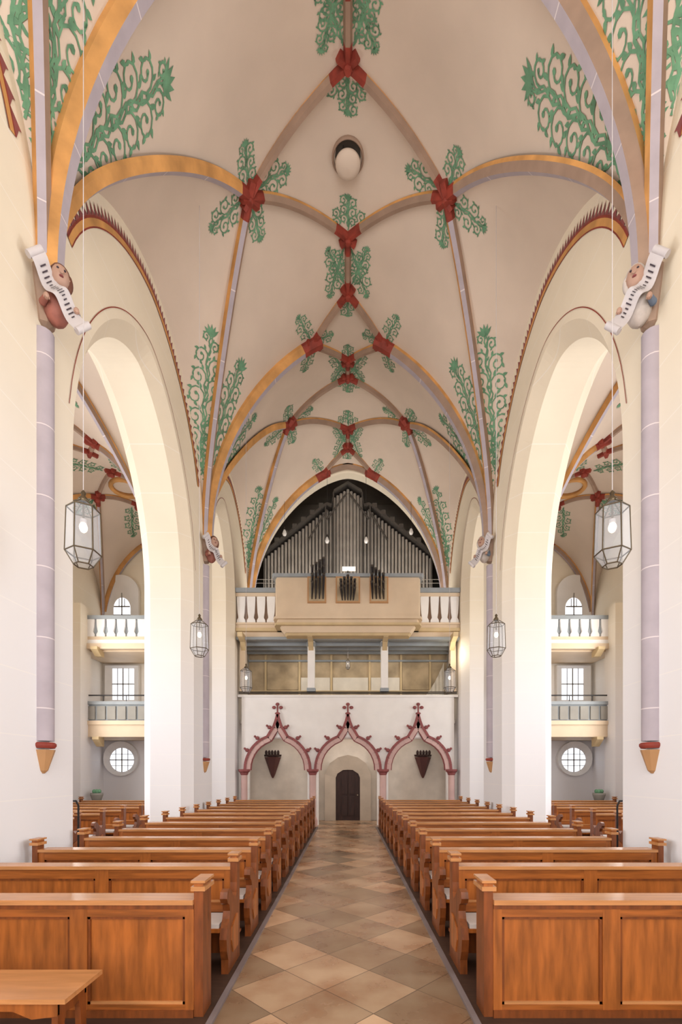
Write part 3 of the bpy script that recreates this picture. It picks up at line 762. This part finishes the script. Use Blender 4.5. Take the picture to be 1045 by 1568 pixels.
# ---------------------------------------------------------------- aisle west ends
wn=1
for sx in(-1,1):
    mb=MB()
    X0,X1=sx*5.5,sx*10.15
    mb.box(X0,X1,17.5,17.62,7.0,7.68,M_bluegr)
    mb.box(X0,X1,17.4,17.68,7.66,7.8,M_bluegr); mb.box(X0,X1,17.42,17.66,6.9,7.02,M_cream); mb.box(X0,X1,17.36,17.7,6.55,6.75,M_cream); mb.box(X0,X1,17.42,17.7,6.75,6.9,M_white)
    mb.box(X0,X1,17.6,19.55,6.5,6.72,M_cream)
    for i in range(12):
        x=sx*(5.75+.38*i); mb.prism([(x-.155,7.02),(x+.155,7.02),(x+.155,7.1),(x+.1,7.2),(x+.14,7.4),(x+.155,7.66),(x-.155,7.66),(x-.14,7.4),(x-.1,7.2),(x-.155,7.1)],lambda p,a:(p[0],a,p[1]),17.42,17.5,M_white)
    for x in (7.0,9.3): mb.prism([(17.5,6.3),(17.2,6.5),(17.2,6.6),(17.7,6.6),(17.7,6.3)],lambda p,a:(a,p[0],p[1]),sx*x-.12,sx*x+.12,M_yel)
    mb.build('aisle_upper_gallery')
    mb=MB()
    mb.box(X0,X1,17.5,17.65,3.9,4.5,M_bluegr); mb.box(X0,X1,17.42,17.7,4.5,4.62,M_bluegr); mb.box(X0,X1,17.4,17.7,3.75,3.9,M_cream)
    mb.box(X0,X1,17.45,17.7,3.3,3.75,M_cream); mb.box(X0,X1,17.65,19.55,3.3,3.7,M_cream)
    for i in range(12):
        x=sx*(5.75+.38*i); mb.box(x-.15,x+.15,17.45,17.5,3.95,4.44,M_conc)
    mb.cyl((X0,17.5,4.85),(X1,17.5,4.85),.025,.025,M_dark,6)
    for i in range(6): mb.cyl((sx*(5.7+.85*i),17.5,4.6),(sx*(5.7+.85*i),17.5,4.85),.015,.015,M_dark,6)
    for x in (9.3,7.0): mb.prism([(17.6,2.95),(17.3,3.2),(17.3,3.3),(17.7,3.3),(17.7,2.95)],lambda p,a:(a,p[0],p[1]),sx*x-.12,sx*x+.12,M_yel)
    mb.build('aisle_lower_gallery')
    def wframe(cx,outer,inner,mull):
        global wn
        mb=MB(); n=len(outer)
        mb.add([(cx+a,19.42,z) for a,z in outer]+[(cx+a,19.56,z) for a,z in inner],[(i,(i+1)%n,n+(i+1)%n,n+i) for i in range(n)],M_white)
        mb.add([(cx+a,19.42,z) for a,z in outer]+[(cx+a,19.6,z) for a,z in outer],[(i,(i+1)%n,n+(i+1)%n,n+i) for i in range(n)],M_white)
        mb.add([(cx+a,19.56,z) for a,z in inner],[tuple(range(n))],M_day)
        for (x0,x1,z0,z1) in mull: mb.box(cx+x0,cx+x1,19.53,19.56,z0,z1,M_conc)
        mb.build('window_%d'%wn); wn+=1
    circ=lambda r,zc:[(r*math.cos(2*math.pi*i/24),zc+r*math.sin(2*math.pi*i/24)) for i in range(24)]
    wframe(sx*9.4,circ(.72,2.55),circ(.5,2.5),[(-.02,.02,2.0,3.0),(-.5,.5,2.48,2.52),(-.26,-.24,2.06,2.94),(.24,.26,2.06,2.94),(-.45,.45,2.73,2.75),(-.45,.45,2.25,2.27)])
    rect=lambda w,z0,z1:[(-w,z0),(w,z0),(w,z1),(-w,z1)]
    wframe(sx*9.35,rect(.7,4.9,6.4),rect(.45,5.0,6.3),[(-.02,.02,5,6.3),(-.45,.45,5.63,5.67),(-.24,-.22,5,6.3),(.22,.24,5,6.3)])
    def ar(w,z0,zs,zr): return [(-w,z0),(w,z0)]+[(w*math.cos(math.pi*i/14),zs+zr*math.sin(math.pi*i/14)) for i in range(15)]
    wframe(sx*9.4,ar(.75,7.2,9.4,.75),ar(.35,7.3,8.8,.45),[(-.02,.02,7.3,9.6),(-.35,.35,8.5,8.54),(-.33,.33,8.85,8.9),(-.12,-.1,8.85,9.2),(.1,.12,8.85,9.2)])
    mb=MB(); mb.lathe((sx*9.3,17.4,0),[(.0,0),(.16,0),(.14,.1),(.07,.2),(.07,.8),(.16,.95),(.22,1.15),(.22,1.22),(.17,1.2),(.0,1.1)],M_conc,n=12)
    for k in range(6): mb.ell((sx*9.3+.1*math.cos(k*1.05),17.4+.1*math.sin(k*1.05),1.28),(.07,.07,.08),M_green,8)
    mb.build('potted_fern_stand')
    mb=MB(); mb.tube([(sx*5.6,9.765,.0),(sx*5.6,9.765,1.3),(sx*5.65,9.765,1.4),(sx*5.95,9.765,1.4),(sx*6.3,9.765,1.2)],.02,M_dark); mb.tube([(sx*6.3,9.765,1.2),(sx*6.3,9.765,0)],.018,M_dark)
    mb.build('stair_handrail')

# ---------------------------------------------------------------- camera
cd=bpy.data.cameras.new('cam'); cam=bpy.data.objects.new('camera',cd); sc.collection.objects.link(cam); sc.camera=cam
cam.location=(0,0,2); cam.rotation_euler=(math.radians(90),0,0)
cd.sensor_width=36; cd.lens=720/1568*36; cd.shift_y=(1182-784)/1568; cd.shift_x=-(533-522.5)/1568
cd.clip_start=.05
# ---------------------------------------------------------------- lights
def area(name,loc,rot,sx_,sy_,e,col=(1,1,1)):
    l=bpy.data.lights.new(name,'AREA'); l.shape='RECTANGLE'; l.size=sx_; l.size_y=sy_; l.energy=e; l.color=col
    o=bpy.data.objects.new(name,l); o.location=loc; o.rotation_euler=[math.radians(a) for a in rot]; sc.collection.objects.link(o)
area('chancel_fill_light',(0,-7.5,6.0),(95,0,0),7,8,1050,(.96,.98,1))  # added fill behind the camera; no chancel window is modelled
for sx in(-1,1):  # added cool and warm fills along solid outer walls, no windows there
    area('aisle_fill_light',(sx*9.9,2.5,5),(90,0,sx*90),3.2,5.5,330,(.9,.95,1))
    area('aisle_fill_light',(sx*9.9,10,5),(90,0,sx*90),3.2,5.5,460,(.95,.97,1))
    area('aisle_fill_light',(sx*9.6,15.7,5.5),(90,0,sx*90),1.6,5.5,200,(1,.97,.93))
area('nave_vault_fill',(0,-2,3.0),(150,0,0),6,4,210,(1,.93,.85))  # added warm fill aimed at the vault, not a fitted lamp
area('loggia_light',(0,18.3,6.7),(0,0,0),6,.8,26,(1,.88,.7))
area('porch_fill_light',(0,18.5,3.7),(0,0,0),6,.8,42,(1,.93,.86))  # added fill to lighten the niches under the gallery
area('organ_light',(0,19.0,8.2),(140,0,0),6,.5,210,(1,.94,.87))
pl=bpy.data.lights.new('wall_sun_glow','POINT'); pl.energy=16; pl.color=(1,.88,.68); pl.shadow_soft_size=.1  # added point light imitating the sun glow on the right wall
po=bpy.data.objects.new('wall_sun_glow',pl); po.location=(3.8,17.1,6.3); sc.collection.objects.link(po)
w=bpy.data.worlds.new('world'); sc.world=w; w.use_nodes=True; w.node_tree.nodes['Background'].inputs[0].default_value=(.9,.95,1,1); w.node_tree.nodes['Background'].inputs[1].default_value=.6
sc.view_settings.view_transform='Standard'; sc.view_settings.exposure=0
